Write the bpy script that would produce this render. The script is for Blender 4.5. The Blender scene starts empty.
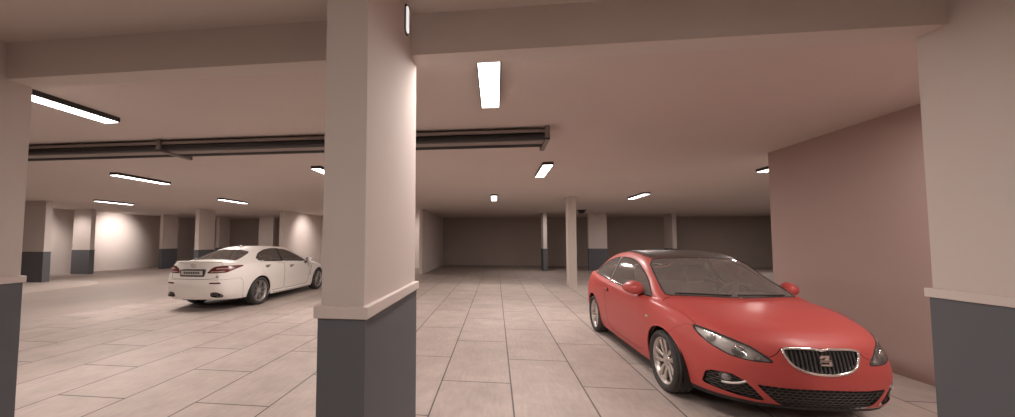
import bpy, bmesh, math
import numpy as np
from mathutils import Vector, Matrix
PI = math.pi
C = bpy.context.scene.collection

# ------------------------------------------------------------------ materials
def newmat(name):
    m = bpy.data.materials.new(name); m.use_nodes = True
    nt = m.node_tree; nt.nodes.clear()
    out = nt.nodes.new('ShaderNodeOutputMaterial')
    return m, nt, out
def pbr(name, col, rough=.5, metal=0., coat=0., noise=0., scale=6., bump=0., spec=.5, emit=None, es=0.):
    m, nt, out = newmat(name)
    b = nt.nodes.new('ShaderNodeBsdfPrincipled')
    b.inputs['Base Color'].default_value = (*col, 1)
    b.inputs['Roughness'].default_value = rough
    b.inputs['Metallic'].default_value = metal
    b.inputs['Coat Weight'].default_value = coat
    b.inputs['Coat Roughness'].default_value = .22
    b.inputs['Specular IOR Level'].default_value = spec
    if emit:
        b.inputs['Emission Color'].default_value = (*emit, 1)
        b.inputs['Emission Strength'].default_value = es
    tc = nt.nodes.new('ShaderNodeTexCoord')
    nz = nt.nodes.new('ShaderNodeTexNoise'); nz.inputs['Scale'].default_value = scale
    nz.inputs['Detail'].default_value = 5
    nt.links.new(tc.outputs['Object'], nz.inputs['Vector'])
    if noise > 0:
        mx = nt.nodes.new('ShaderNodeMixRGB')
        mx.inputs[1].default_value = (*[c*(1-noise) for c in col], 1)
        mx.inputs[2].default_value = (*[min(1, c*(1+noise)) for c in col], 1)
        nt.links.new(nz.outputs['Fac'], mx.inputs[0])
        nt.links.new(mx.outputs[0], b.inputs['Base Color'])
    if bump > 0:
        bp = nt.nodes.new('ShaderNodeBump'); bp.inputs['Strength'].default_value = bump
        bp.inputs['Distance'].default_value = .01
        nt.links.new(nz.outputs['Fac'], bp.inputs['Height'])
        nt.links.new(bp.outputs[0], b.inputs['Normal'])
    nt.links.new(b.outputs[0], out.inputs[0])
    return m
def glass(name, tint, haze_col, haze=.15, spec_col=(1, 1, 1)):
    m, nt, out = newmat(name)
    tr = nt.nodes.new('ShaderNodeBsdfTransparent'); tr.inputs[0].default_value = (*tint, 1)
    gl = nt.nodes.new('ShaderNodeBsdfGlossy'); gl.inputs['Roughness'].default_value = .08
    gl.inputs[0].default_value = (*spec_col, 1)
    df = nt.nodes.new('ShaderNodeBsdfDiffuse'); df.inputs[0].default_value = (*haze_col, 1)
    m1 = nt.nodes.new('ShaderNodeMixShader'); m1.inputs[0].default_value = haze
    nt.links.new(tr.outputs[0], m1.inputs[1]); nt.links.new(df.outputs[0], m1.inputs[2])
    fr = nt.nodes.new('ShaderNodeFresnel'); fr.inputs['IOR'].default_value = 1.5
    m2 = nt.nodes.new('ShaderNodeMixShader')
    nt.links.new(fr.outputs[0], m2.inputs[0]); nt.links.new(m1.outputs[0], m2.inputs[1]); nt.links.new(gl.outputs[0], m2.inputs[2])
    nt.links.new(m2.outputs[0], out.inputs[0])
    return m
def floor_mat(name, col, seam, lanes=True):
    m, nt, out = newmat(name)
    N, L = nt.nodes.new, nt.links.new
    b = N('ShaderNodeBsdfPrincipled'); b.inputs['Roughness'].default_value = .55; b.inputs['Specular IOR Level'].default_value = .3
    tc = N('ShaderNodeTexCoord'); sp = N('ShaderNodeSeparateXYZ'); L(tc.outputs['Object'], sp.inputs[0])
    cb = N('ShaderNodeCombineXYZ')
    ax = N('ShaderNodeMath'); ax.operation = 'ADD'; ax.inputs[1].default_value = .6+.755*40
    ay = N('ShaderNodeMath'); ay.operation = 'ADD'; ay.inputs[1].default_value = FLOOR_PHASE
    L(sp.outputs['X'], ax.inputs[0]); L(sp.outputs['Y'], ay.inputs[0])
    L(ay.outputs[0], cb.inputs['X']); L(ax.outputs[0], cb.inputs['Y'])
    bk = N('ShaderNodeTexBrick'); bk.offset = .5; bk.offset_frequency = 2; bk.squash = 1
    bk.inputs['Scale'].default_value = 1; bk.inputs['Mortar Size'].default_value = .009
    bk.inputs['Mortar Smooth'].default_value = .25; bk.inputs['Bias'].default_value = 0
    bk.inputs['Brick Width'].default_value = 1.6; bk.inputs['Row Height'].default_value = .755
    bk.inputs['Color1'].default_value = (*[c*.95 for c in col], 1); bk.inputs['Color2'].default_value = (*[c*1.05 for c in col], 1)
    bk.inputs['Mortar'].default_value = (*seam, 1)
    L(cb.outputs[0], bk.inputs['Vector'])
    n1 = N('ShaderNodeTexNoise'); n1.inputs['Scale'].default_value = 2.3; n1.inputs['Detail'].default_value = 7; n1.inputs['Roughness'].default_value = .65
    L(tc.outputs['Object'], n1.inputs['Vector'])
    rp = N('ShaderNodeMapRange'); rp.inputs['From Min'].default_value = .3; rp.inputs['From Max'].default_value = .7
    rp.inputs['To Min'].default_value = .84; rp.inputs['To Max'].default_value = 1.1; L(n1.outputs['Fac'], rp.inputs['Value'])
    mp = N('ShaderNodeMapping'); mp.inputs['Scale'].default_value = (14, 2.5, 1); L(tc.outputs['Object'], mp.inputs[0])
    n2 = N('ShaderNodeTexNoise'); n2.inputs['Scale'].default_value = 2.0; n2.inputs['Detail'].default_value = 4; L(mp.outputs[0], n2.inputs['Vector'])
    r2 = N('ShaderNodeMapRange'); r2.inputs['From Min'].default_value = .3; r2.inputs['From Max'].default_value = .7
    r2.inputs['To Min'].default_value = .93; r2.inputs['To Max'].default_value = 1.06; L(n2.outputs['Fac'], r2.inputs['Value'])
    mu = N('ShaderNodeMath'); mu.operation = 'MULTIPLY'; L(rp.outputs[0], mu.inputs[0]); L(r2.outputs[0], mu.inputs[1])
    vm = N('ShaderNodeVectorMath'); vm.operation = 'SCALE'; L(bk.outputs['Color'], vm.inputs[0]); L(mu.outputs[0], vm.inputs['Scale'])
    L(vm.outputs[0], b.inputs['Base Color'])
    bp = N('ShaderNodeBump'); bp.inputs['Strength'].default_value = .25; bp.inputs['Distance'].default_value = .004; bp.invert = True
    L(bk.outputs['Fac'], bp.inputs['Height']); L(bp.outputs[0], b.inputs['Normal'])
    L(b.outputs[0], out.inputs[0])
    return m
FLOOR_PHASE = 160-3.97+.8

M = {}
M['tile'] = floor_mat('concrete_tile', (.47, .40, .365), (.13, .11, .10))
M['tile_far'] = floor_mat('concrete_tile_far', (.37, .31, .28), (.23, .19, .17))  # darker tile with fainter joints for the rear floor
M['screed'] = pbr('screed', (.40, .335, .305), .6, noise=.1, scale=1.2)
M['screed_pale'] = pbr('screed_pale', (.50, .43, .39), .6, noise=.08, scale=1.5)
M['ceiling'] = pbr('ceiling_paint', (.61, .535, .495), .9, noise=.04, scale=.8)
M['beam'] = pbr('beam_paint', (.62, .56, .52), .9, noise=.03, scale=2)
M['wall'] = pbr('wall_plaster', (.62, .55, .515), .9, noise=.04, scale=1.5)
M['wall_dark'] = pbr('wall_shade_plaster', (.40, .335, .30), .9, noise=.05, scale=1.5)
M['wall_pink'] = pbr('wall_rose_plaster', (.44, .33, .30), .9, noise=.04, scale=1.2)
M['pillar'] = pbr('pillar_paint', (.60, .535, .50), .85, noise=.025, scale=3)
M['base'] = pbr('grey_base_paint', (.108, .114, .126), .7, noise=.06, scale=4)
M['ledge'] = pbr('ledge_paint', (.63, .56, .525), .8)
M['housing'] = pbr('lamp_housing', (.035, .032, .032), .5)
M['diffuser'] = pbr('lamp_diffuser', (.9, .9, .9), .5, emit=(1, .95, .92), es=6)
M['bulkhead'] = pbr('bulkhead_diffuser', (.85, .85, .85), .5, emit=(1, .97, .95), es=.6)
M['pipe'] = pbr('pipe_paint', (.022, .019, .018), .5, noise=.1, scale=9)
M['tray'] = pbr('painted_tray', (.27, .225, .205), .6)
M['bracket'] = pbr('galvanised_bracket', (.20, .175, .16), .5, metal=.3)
M['black'] = pbr('matt_black', (.012, .012, .012), .6)
M['rubber'] = pbr('tyre_rubber', (.05, .047, .046), .75, noise=.1, scale=20)
M['trim'] = pbr('black_trim', (.02, .02, .02), .6)
M['chrome'] = pbr('chrome', (.80, .78, .76), .16, metal=1)
M['alloy'] = pbr('silver_alloy', (.62, .57, .54), .32, metal=.85)
M['alloy_dark'] = pbr('graphite_alloy', (.40, .37, .36), .42, metal=.55)
M['disc'] = pbr('brake_disc_steel', (.16, .15, .14), .4, metal=.8)
M['red'] = pbr('red_car_paint', (.50, .075, .066), .5, coat=.22)
M['white'] = pbr('white_car_paint', (.80, .765, .73), .45, coat=.3)
M['roofglass'] = pbr('dark_roof_panel', (.055, .046, .042), .42, coat=.2)
M['glass'] = glass('car_glass', (.80, .78, .76), (.68, .60, .56), .22)  # haze colour paints the ceiling's pale reflection into the panes
M['glass_dark'] = glass('tinted_car_glass', (.30, .29, .28), (.40, .35, .32), .22)  # same painted reflection haze on darker panes
M['lens'] = glass('lamp_lens', (.86, .86, .86), (.8, .78, .75), .08)
M['lens_red'] = pbr('red_lamp_lens', (.115, .018, .02), .25, coat=.4)
M['lens_clear'] = pbr('clear_lamp_lens', (.45, .30, .28), .15, coat=.6)
M['reflector'] = pbr('lamp_reflector', (.68, .64, .61), .4, metal=.35)
M['bulb'] = pbr('projector_glass', (.30, .28, .27), .08, coat=1)
M['seat'] = pbr('grey_seat_fabric', (.34, .315, .30), .85, noise=.1, scale=30)
M['pillar_strip'] = pbr('window_pillar_grey', (.30, .26, .24), .5)
M['dash'] = pbr('dark_dashboard', (.12, .11, .105), .6)
M['cabin'] = pbr('cabin_lining', (.22, .195, .18), .85)
M['plate'] = pbr('number_plate_white', (.55, .52, .50), .45)
M['slat'] = pbr('grille_slat_grey', (.055, .053, .053), .35)
M['mesh'] = pbr('grille_mesh_grey', (.075, .068, .064), .45)
M['dome'] = pbr('smoked_dome', (.012, .011, .011), .2)

# ------------------------------------------------------------------ helpers
def bm_obj(name, bm, mat, parent=None, smooth=False, loc=None, bevel=0):
    me = bpy.data.meshes.new(name); bm.normal_update(); bm.to_mesh(me); bm.free()
    o = bpy.data.objects.new(name, me); C.objects.link(o)
    for m_ in (mat if isinstance(mat, (list, tuple)) else [mat]): me.materials.append(m_)
    if smooth: me.polygons.foreach_set('use_smooth', [True]*len(me.polygons))
    if parent: o.parent = parent
    if loc: o.location = loc
    if bevel:
        b = o.modifiers.new('bevel', 'BEVEL'); b.width = bevel; b.segments = 2; b.limit_method = 'ANGLE'
    return o
def add_box(bm, x0, x1, y0, y1, z0, z1):
    vs = [bm.verts.new((x, y, z)) for z in (z0, z1) for x, y in ((x0, y0), (x1, y0), (x1, y1), (x0, y1))]
    for f in ((3, 2, 1, 0), (4, 5, 6, 7), (0, 1, 5, 4), (1, 2, 6, 5), (2, 3, 7, 6), (3, 0, 4, 7)):
        bm.faces.new([vs[i] for i in f])
def box(name, d, mat, parent=None, bevel=0):
    bm = bmesh.new(); add_box(bm, *d); return bm_obj(name, bm, mat, parent, bevel=bevel)
def add_tube(bm, pts, r, closed=False, n=6, cap=True):
    pts = [Vector(p) for p in pts]
    P = [pts[0]]
    for p in pts[1:]:
        if (p-P[-1]).length > 1e-5: P.append(p)
    if closed and (P[0]-P[-1]).length < 1e-5: P.pop()
    pts = P; m = len(pts)
    if m < 2: return
    rings = []; up = None
    for i in range(m):
        a = pts[(i-1) % m] if (closed or i > 0) else pts[i]
        b = pts[(i+1) % m] if (closed or i < m-1) else pts[i]
        t = (b-a)
        if t.length < 1e-9: t = Vector((1, 0, 0))
        t.normalize()
        if up is None:
            up = Vector((0, 0, 1)) if abs(t.z) < .9 else Vector((1, 0, 0))
        s = t.cross(up)
        if s.length < 1e-6: s = t.orthogonal()
        s.normalize(); up = s.cross(t).normalized()
        rings.append([bm.verts.new(pts[i] + (s*math.cos(2*PI*k/n)+up*math.sin(2*PI*k/n))*r) for k in range(n)])
    for i in range(m if closed else m-1):
        A, B = rings[i], rings[(i+1) % m]
        sh = 0
        if closed and i == m-1:
            sh = min(range(n), key=lambda q: (A[0].co-B[q].co).length)
        for k in range(n):
            bm.faces.new((A[k], A[(k+1) % n], B[(k+1+sh) % n], B[(k+sh) % n]))
    if not closed and cap:
        bm.faces.new(rings[0]); bm.faces.new(rings[-1][::-1])
def add_lathe(bm, prof, axis='Y', n=48, close=False):
    """prof: list of (radius, along-axis)."""
    rings = []
    for r, h in prof:
        ring = []
        for k in range(n):
            a = 2*PI*k/n
            c, s = r*math.cos(a), r*math.sin(a)
            ring.append(bm.verts.new((c, h, s) if axis == 'Y' else (c, s, h)))
        rings.append(ring)
    m = len(rings)
    for i in range(m if close else m-1):
        A, B = rings[i], rings[(i+1) % m]
        for k in range(n):
            bm.faces.new((A[k], B[k], B[(k+1) % n], A[(k+1) % n]))
    return rings
def add_prism(bm, poly, h0, h1, axis='Y'):
    """poly in the plane across axis, extruded along it."""
    def P(p, h):
        return (p[0], h, p[1]) if axis == 'Y' else ((p[0], p[1], h) if axis == 'Z' else (h, p[0], p[1]))
    a = [bm.verts.new(P(p, h0)) for p in poly]; b = [bm.verts.new(P(p, h1)) for p in poly]
    n = len(poly)
    bm.faces.new(a); bm.faces.new(b[::-1])
    for i in range(n): bm.faces.new((a[i], b[i], b[(i+1) % n], a[(i+1) % n]))
def tag(o, label=None, cat=None, group=None, kind=None):
    if label: o['label'] = label
    if cat: o['category'] = cat
    if group: o['group'] = group
    if kind: o['kind'] = kind
    return o
def empty(name, loc=(0, 0, 0), rz=0):
    o = bpy.data.objects.new(name, None); C.objects.link(o); o.location = loc; o.rotation_euler = (0, 0, rz); o.empty_display_size = .2
    return o
def struct(o): o['kind'] = 'structure'; return o
def fix_normals(o):
    bm = bmesh.new(); bm.from_mesh(o.data); bmesh.ops.recalc_face_normals(bm, faces=bm.faces); bm.to_mesh(o.data); bm.free()

# ------------------------------------------------------------------ setting
ZC = 3.06
LANE_X, LANE_Y = -9.0, 13.0
YB = 23.0
struct(box('floor', (LANE_X, 9.0, -7, LANE_Y, -.1, 0), M['tile']))
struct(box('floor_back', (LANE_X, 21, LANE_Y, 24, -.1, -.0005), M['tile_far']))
struct(box('floor_lane', (-13.9, LANE_X, -7, 24, -.1, -.0005), M['screed']))
bm = bmesh.new()   # paler bay floor with a rounded corner beside the lane
R_ = 2.2; pts = [(-21, 2), (-13.9, 2), (-13.9, 12.2-R_)]
pts += [(-13.9-R_+R_*math.cos(a), 12.2-R_+R_*math.sin(a)) for a in [PI/2*i/10 for i in range(1, 11)]] + [(-21, 12.2)]
add_prism(bm, pts, -.1, .002, 'Z'); struct(bm_obj('floor_bay', bm, M['screed_pale']))
struct(box('floor_left', (-21, -13.9, -7, 24, -.1, -.0005), M['screed']))
struct(box('floor_right', (9.0, 21, -7, LANE_Y, -.1, -.0005), M['tile']))
struct(box('ceiling', (-21, 21, -7, 24, ZC, ZC+.15), M['ceiling']))
struct(box('wall_left', (-20.7, -20.5, -7, 24, 0, ZC), M['wall']))
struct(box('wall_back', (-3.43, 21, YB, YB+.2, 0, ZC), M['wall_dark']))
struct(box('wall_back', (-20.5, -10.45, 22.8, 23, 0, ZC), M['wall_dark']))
struct(box('wall_middle', (-3.57, -3.43, 16.35, YB, 0, ZC), M['wall']))
struct(box('wall_bay', (-10.6, -10.42, 16.36, 20.2, 0, ZC), M['wall']))
struct(box('wall_bay', (-10.6, -3.57, 20.2, 20.4, 0, ZC), M['wall']))
struct(box('wall_right', (4.645, 4.85, -7, 6.55, 0, ZC), M['wall_pink']))
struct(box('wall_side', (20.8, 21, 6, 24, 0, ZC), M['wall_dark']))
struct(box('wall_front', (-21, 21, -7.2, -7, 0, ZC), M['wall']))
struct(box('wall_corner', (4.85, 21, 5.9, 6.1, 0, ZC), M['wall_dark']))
struct(box('beam', (-9, 4.645, 2.25, 2.405, 2.78, ZC), M['beam']))

def pillar(x0, x1, y0, y1, label, base=True, hb=1.215, ledge=.052, near=False):
    p = box('pillar', (x0, x1, y0, y1, 0, ZC-.0), M['pillar'])
    tag(p, label, 'pillar', 'concrete pillars', 'structure')
    if base:
        d = .010; e = .024
        box('painted_base', (x0-d, x1+d, y0-d, y1+d, 0, hb), M['base'], p)
        box('ledge', (x0-e, x1+e, y0-e, y1+e, hb, hb+ledge), M['ledge'], p, bevel=.004)
    return p
G = .19; LN = .94
pillar(-.745, -.555, 1.46, 2.405, 'tall pale pillar with grey base standing closest, between the two cars')
pillar(2.565, 2.755, 1.40, 2.405, 'pale pillar with grey base beside the red car bonnet and pink wall')
pillar(-3.91, -3.72, 1.46, 2.405, 'pale pillar with dark base under the beam, beside the long bright ceiling light')
pillar(-17.79, -16.85, 11.5, 11.71, 'wide pale pillar with grey base standing on the pale bay floor', hb=1.14, ledge=.03)
pillar(-19.81, -18.87, 14.58, 14.77, 'brightly lit wide pillar with grey base by the spotlit wall', hb=1.13, ledge=.03)
pillar(-18.66, -18.47, 17.82, 18.75, 'far pillar with grey base just past the spotlit wall patch', hb=1.12, ledge=.03)
pillar(-13.95, -13.75, 15.06, 16.0, 'shaded pillar with grey base rising behind the white car boot', hb=1.14, ledge=.03)
pillar(-17.36, -17.15, 20.3, 21.2, 'distant pale pillar seen past the shaded pillar above the white car', hb=1.14, ledge=.03)
pillar(-14.43, -13.49, 20.2, 20.4, 'distant wide pillar rising above the white car roof', hb=1.14, ledge=.03)
pillar(2.475, 2.665, 18.9, 19.84, 'slim distant pillar with blue-grey base near the back wall', hb=1.17, ledge=.03)
pillar(4.92, 5.87, 19.55, 19.74, 'wide distant pillar with blue-grey base behind the round-edged plain column', hb=1.17, ledge=.03)['label'] = 'wide distant pillar with blue-grey base behind the red car rear'
pillar(9.47, 9.68, 20.25, 21.2, 'distant pillar with one bright face above the red car roof', hb=1.17, ledge=.03)
p = pillar(2.42, 2.69, 12.24, 12.6, 'plain pale column without a grey base behind the red car', base=False)
box('capital', (2.385, 2.725, 12.205, 12.635, ZC-.05, ZC), M['pillar'], p)

# ------------------------------------------------------------------ lamps
LW, LL, LH = .18, 1.27, .058
WARM = (1.0, .895, .835)
def area(name, loc, sx, sy, power, parent=None, col=WARM, spread=PI):
    l = bpy.data.lights.new(name, 'AREA'); l.shape = 'RECTANGLE'; l.size = sx; l.size_y = sy; l.energy = power; l.color = col; l.spread = spread
    o = bpy.data.objects.new(name, l); C.objects.link(o); o.location = loc
    if parent: o.parent = parent
    return o
first_lamp = []
def ceiling_lamp(x, y, label, power=60):
    t = empty('ceiling_light', (x, y, ZC))
    tag(t, label, 'light', 'ceiling lights')
    if not first_lamp:
        bm = bmesh.new()
        add_box(bm, -LW/2-.012, LW/2+.012, -LL/2-.012, LL/2+.012, -LH, 0)
        h = bm_obj('housing', bm, M['housing'], t)
        bm = bmesh.new(); add_box(bm, -LW/2, LW/2, -LL/2, LL/2, -LH-.008, -LH+.004)
        d = bm_obj('diffuser', bm, M['diffuser'], t, bevel=.003)
        first_lamp.extend([h, d])
    else:
        for s in first_lamp:
            c = s.copy(); C.objects.link(c); c.parent = t
    area('lamp', (0, 0, -LH-.02), LW, LL, power, t)
    return t
LAMPS = [
 (-4.70, 3.16, 'long bright ceiling light by the dark-based pillar under the beam', 50),
 (-.05, 3.16, 'bright ceiling light directly beyond the beam over the tiled aisle', 40),
 (-8.40, 7.52, 'long ceiling light over the lane beyond the ceiling pipes', 60),
 (-3.60, 7.35, 'ceiling light cut off behind the closest pillar', 60),
 (1.00, 7.49, 'ceiling light just past the bracketed pipe end', 60),
 (5.56, 7.40, 'ceiling light peeking out behind the pink wall edge', 45),
 (-14.55, 12.0, 'thin far ceiling light in front of the spotlit wall', 60),
 (-9.65, 12.05, 'thin ceiling light above the white car', 60),
 (-.05, 12.05, 'small square-looking ceiling light at the far end of the aisle', 45),
 (4.62, 12.05, 'slanted ceiling light above the red car roof', 45),
]
for x, y, lab, pw in LAMPS: ceiling_lamp(x, y, lab, pw)
# rows continued out of view, plus fill lamps added without fixtures
for x, y, pw in [(-4.7, -1.4, 36), (-.05, -1.4, 46), (3.55, .6, 40), (3.95, 3.05, 26), (-9.3, 3.16, 18), (-14, 7.5, 45), (-14, 16.5, 45), (-6.8, 17.5, 60), (12, 12, 60), (13, 18, 40), (2.0, 17.5, 30), (7.5, 17.0, 34)]:
    area('fill_lamp', (x, y, ZC-.1), LW, LL, pw)
# wall washers that make the bright patches
def spot(loc, aim, power, ang=80, blend=1., size=.1, col=WARM):
    l = bpy.data.lights.new('washer', 'SPOT'); l.energy = power; l.spot_size = math.radians(ang); l.spot_blend = blend; l.shadow_soft_size = size; l.color = col
    o = bpy.data.objects.new('washer', l); C.objects.link(o); o.location = loc
    o.rotation_euler = (Vector(aim)-Vector(loc)).to_track_quat('-Z', 'Y').to_euler()
    return o
spot((-18.6, 16.6, 2.9), (-20.5, 16.9, 1.8), 330, 85)
spot((-18.9, 13.2, 2.9), (-20.5, 13.4, 1.6), 170, 90)
spot((-9.0, 17.9, 2.9), (-10.42, 18.2, 1.8), 130, 90)
spot((-4.3, 18.3, 2.9), (-4.2, 20.2, 1.5), 90, 100)
spot((-19.4, 13.1, 2.95), (-19.35, 14.58, 1.5), 120, 80)

# ------------------------------------------------------------------ ceiling pipes
def pipe(y, z, r, label):
    bm = bmesh.new(); add_tube(bm, [(-11, y, z), (.66, y, z)], r, n=20)
    o = bm_obj('ceiling_pipe', bm, M['pipe'], smooth=False)
    for f in o.data.polygons: f.use_smooth = len(f.vertices) == 4
    for xx in (-7.2, -3.0, -1.5):
        pass
    tag(o, label, 'pipe', 'dark ceiling pipes'); return o
pipe(4.752, 2.948, .048, 'black ceiling pipe on the tray, nearer the beam')
pipe(5.125, 2.953, .052, 'black ceiling pipe on the tray, farther from the beam')
bm = bmesh.new()
add_box(bm, -11, .66, 4.80, 4.97, 2.901, 2.914)
add_box(bm, -11, .66, 4.693, 4.703, 2.985, 3.035)
add_box(bm, -11, .66, 4.693, 4.80, 3.025, 3.035)
for k in range(20): add_box(bm, -10.8+.6*k, -10.78+.6*k, 4.80, 4.81, 2.914, 3.03)
tag(bm_obj('cable_tray', bm, M['tray']), 'long brown-grey cable tray hung below the ceiling between two black pipes', 'tray')
def bracket(x, label):
    bm = bmesh.new()
    add_box(bm, x-.03, x+.03, 4.66, 4.69, 2.875, ZC+.004)
    add_box(bm, x-.03, x+.03, 4.66, 5.24, 2.87, 2.90)
    add_box(bm, x-.03, x+.03, 5.21, 5.24, 2.87, ZC+.004)
    o = bm_obj('pipe_hanger', bm, M['bracket'])
    tag(o, label, 'bracket', 'pipe brackets'); return o
bracket(.68, 'grey bracket holding the cut ends of the dark ceiling pipes')
bracket(-4.98, 'grey bracket midway along the dark ceiling pipes')

# dome camera behind the plain column
t = empty('dome_camera', (4.13, 17.6, ZC)); tag(t, 'small black dome camera on the ceiling beside the plain column', 'camera')
bm = bmesh.new(); add_lathe(bm, [(.001, -.04), (.21, -.04), (.22, -.02), (.22, 0), (.001, 0)], 'Z', 32); bm_obj('mounting_plate', bm, M['housing'], t)
bm = bmesh.new(); add_lathe(bm, [(.17*math.cos(a), -.04-.13*math.sin(a)) for a in [PI/2*i/8 for i in range(8)]]+[(.001, -.17)], 'Z', 32); bm_obj('dome', bm, M['dome'], t, smooth=True)

# bulkhead lamp on the near pillar
t = empty('bulkhead_lamp', (-.555, 2.105, 2.93)); tag(t, 'small white bulkhead lamp on the closest pillar beside the beam', 'lamp')
def rrect(w, h, r, n=5):
    out = []
    for cx, cy, a0 in ((w/2-r, h/2-r, 0), (-w/2+r, h/2-r, PI/2), (-w/2+r, -h/2+r, PI), (w/2-r, -h/2+r, 1.5*PI)):
        out += [(cx+r*math.cos(a0+PI/2*i/n), cy+r*math.sin(a0+PI/2*i/n)) for i in range(n+1)]
    return out
bm = bmesh.new(); add_prism(bm, rrect(.062, .19, .026), 0, .008, 'X'); bm_obj('back_plate', bm, M['housing'], t)
bm = bmesh.new(); add_prism(bm, rrect(.044, .165, .018), .008, .016, 'X'); bm_obj('diffuser', bm, M['bulkhead'], t)
# ------------------------------------------------------------------ car bodies: a smooth control-net surface cut into panels
class Body:
    """half body (y>=0) as a tensor surface over stations s (nose 0 .. tail) and levels k (sill 0 .. centre line)."""
    def __init__(self, net, ds=.016, blend=.35):
        c = np.array(net, float)                       # S,K,3  (x forward, y half width, z)
        S, K, _ = c.shape
        flip = np.array([1, -1, 1.])
        c = np.concatenate([c[1:2]*flip, c, c[-2:-1]*flip], 0)
        c = np.concatenate([2*c[:, :1]-c[:, 1:2], c, c[:, -2:-1]*flip], 1)
        self.c, self.S, self.K, self.bl = c, S, K, blend
        def spread(n, axis):
            out = [0.]
            for i in range(n-1):
                a = np.take(c[1:-1, 1:-1], i, axis); b = np.take(c[1:-1, 1:-1], i+1, axis)
                L = np.linalg.norm(a-b, axis=-1).max()
                q = max(2, int(math.ceil(L/ds)))
                out += [i+(j+1)/q for j in range(q)]
            return np.array(out)
        self.s, self.k = spread(S, 0), spread(K, 1)
    def basis(self, t, n):
        t = np.asarray(t, float); i = np.clip(np.floor(t).astype(int), 0, n-2); u = t-i
        cr = np.stack([-.5*u+u**2-.5*u**3, 1-2.5*u**2+1.5*u**3, .5*u+2*u**2-1.5*u**3, -.5*u**2+.5*u**3], -1)
        bs = np.stack([(1-u)**3/6, (3*u**3-6*u**2+4)/6, (-3*u**3+3*u**2+3*u+1)/6, u**3/6], -1)
        return i, cr*(1-self.bl)+bs*self.bl
    def ev(self, s, k):
        """points for paired parameter arrays"""
        s = np.clip(s, 0, self.S-1); k = np.clip(k, 0, self.K-1)
        i, wi = self.basis(s, self.S); j, wj = self.basis(k, self.K)
        out = np.zeros(s.shape+(3,))
        for a in range(4):
            for b in range(4):
                out += (wi[..., a]*wj[..., b])[..., None]*self.c[i+a, j+b]
        return out
    def find(self, pts, proj, srange=(0, 99), krange=(0, 99)):
        """parameters whose projection (axes pair proj) is nearest to the given 2D points"""
        if not hasattr(self, 'fine'):
            ss = np.linspace(0, self.S-1, 6*len(self.s)//5); kk = np.linspace(0, self.K-1, 6*len(self.k)//5)
            A, B = np.meshgrid(ss, kk, indexing='ij'); self.fine = (A, B, self.ev(A, B))
        A, B, P = self.fine
        m = (A >= srange[0]) & (A <= srange[1]) & (B >= krange[0]) & (B <= krange[1])
        a, b, Q = A[m], B[m], P[m][:, proj]
        out = []
        for p in pts:
            d = ((Q-p)**2).sum(1); q = d.argmin(); s, k = a[q], b[q]
            for _ in range(4):
                e = 1e-3
                p0 = self.ev(np.array([s, s+e, s]), np.array([k, k, k+e]))[:, proj]
                J = np.stack([(p0[1]-p0[0])/e, (p0[2]-p0[0])/e], 1)
                try: dl = np.linalg.solve(J+1e-9*np.eye(2), np.array(p)-p0[0])
                except Exception: break
                dl = np.clip(dl, -.3, .3); s = s+dl[0]; k = k+dl[1]
                if not (-.2 <= s <= self.S-.8 and -.2 <= k <= self.K-.8): break
            if not (srange[0]-.3 <= s <= srange[1]+.3 and krange[0]-.3 <= k <= krange[1]+.3) or not (-.2 <= s <= self.S-.8 and -.2 <= k <= self.K-.8):
                s, k = a[q], b[q]
                if k < .02: k = -.6
            out.append((s, k))
        return out

def densify(p, step, closed=True):
    out = []; n = len(p)
    for i in range(n if closed else n-1):
        a, b = np.array(p[i], float), np.array(p[(i+1) % n], float)
        q = max(1, int(np.linalg.norm(b-a)/step))
        out += [tuple(a+(b-a)*j/q) for j in range(q)]
    if not closed: out.append(tuple(p[-1]))
    return out
def soften(p, it=2, amt=.2):
    for _ in range(it):
        o = []
        for i in range(len(p)):
            a, b = np.array(p[i], float), np.array(p[(i+1) % len(p)], float)
            o += [tuple(a*(1-amt)+b*amt), tuple(a*amt+b*(1-amt))]
        p = o
    return p
def inside(poly, x, y):
    poly = np.array(poly); r = np.zeros(x.shape, bool); n = len(poly)
    for i in range(n):
        (x0, y0), (x1, y1) = poly[i], poly[(i+1) % n]
        if y0 == y1: continue
        cnd = ((y0 > y) != (y1 > y)) & (x < (x1-x0)*(y-y0)/(y1-y0)+x0)
        r ^= cnd
    return r

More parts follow.
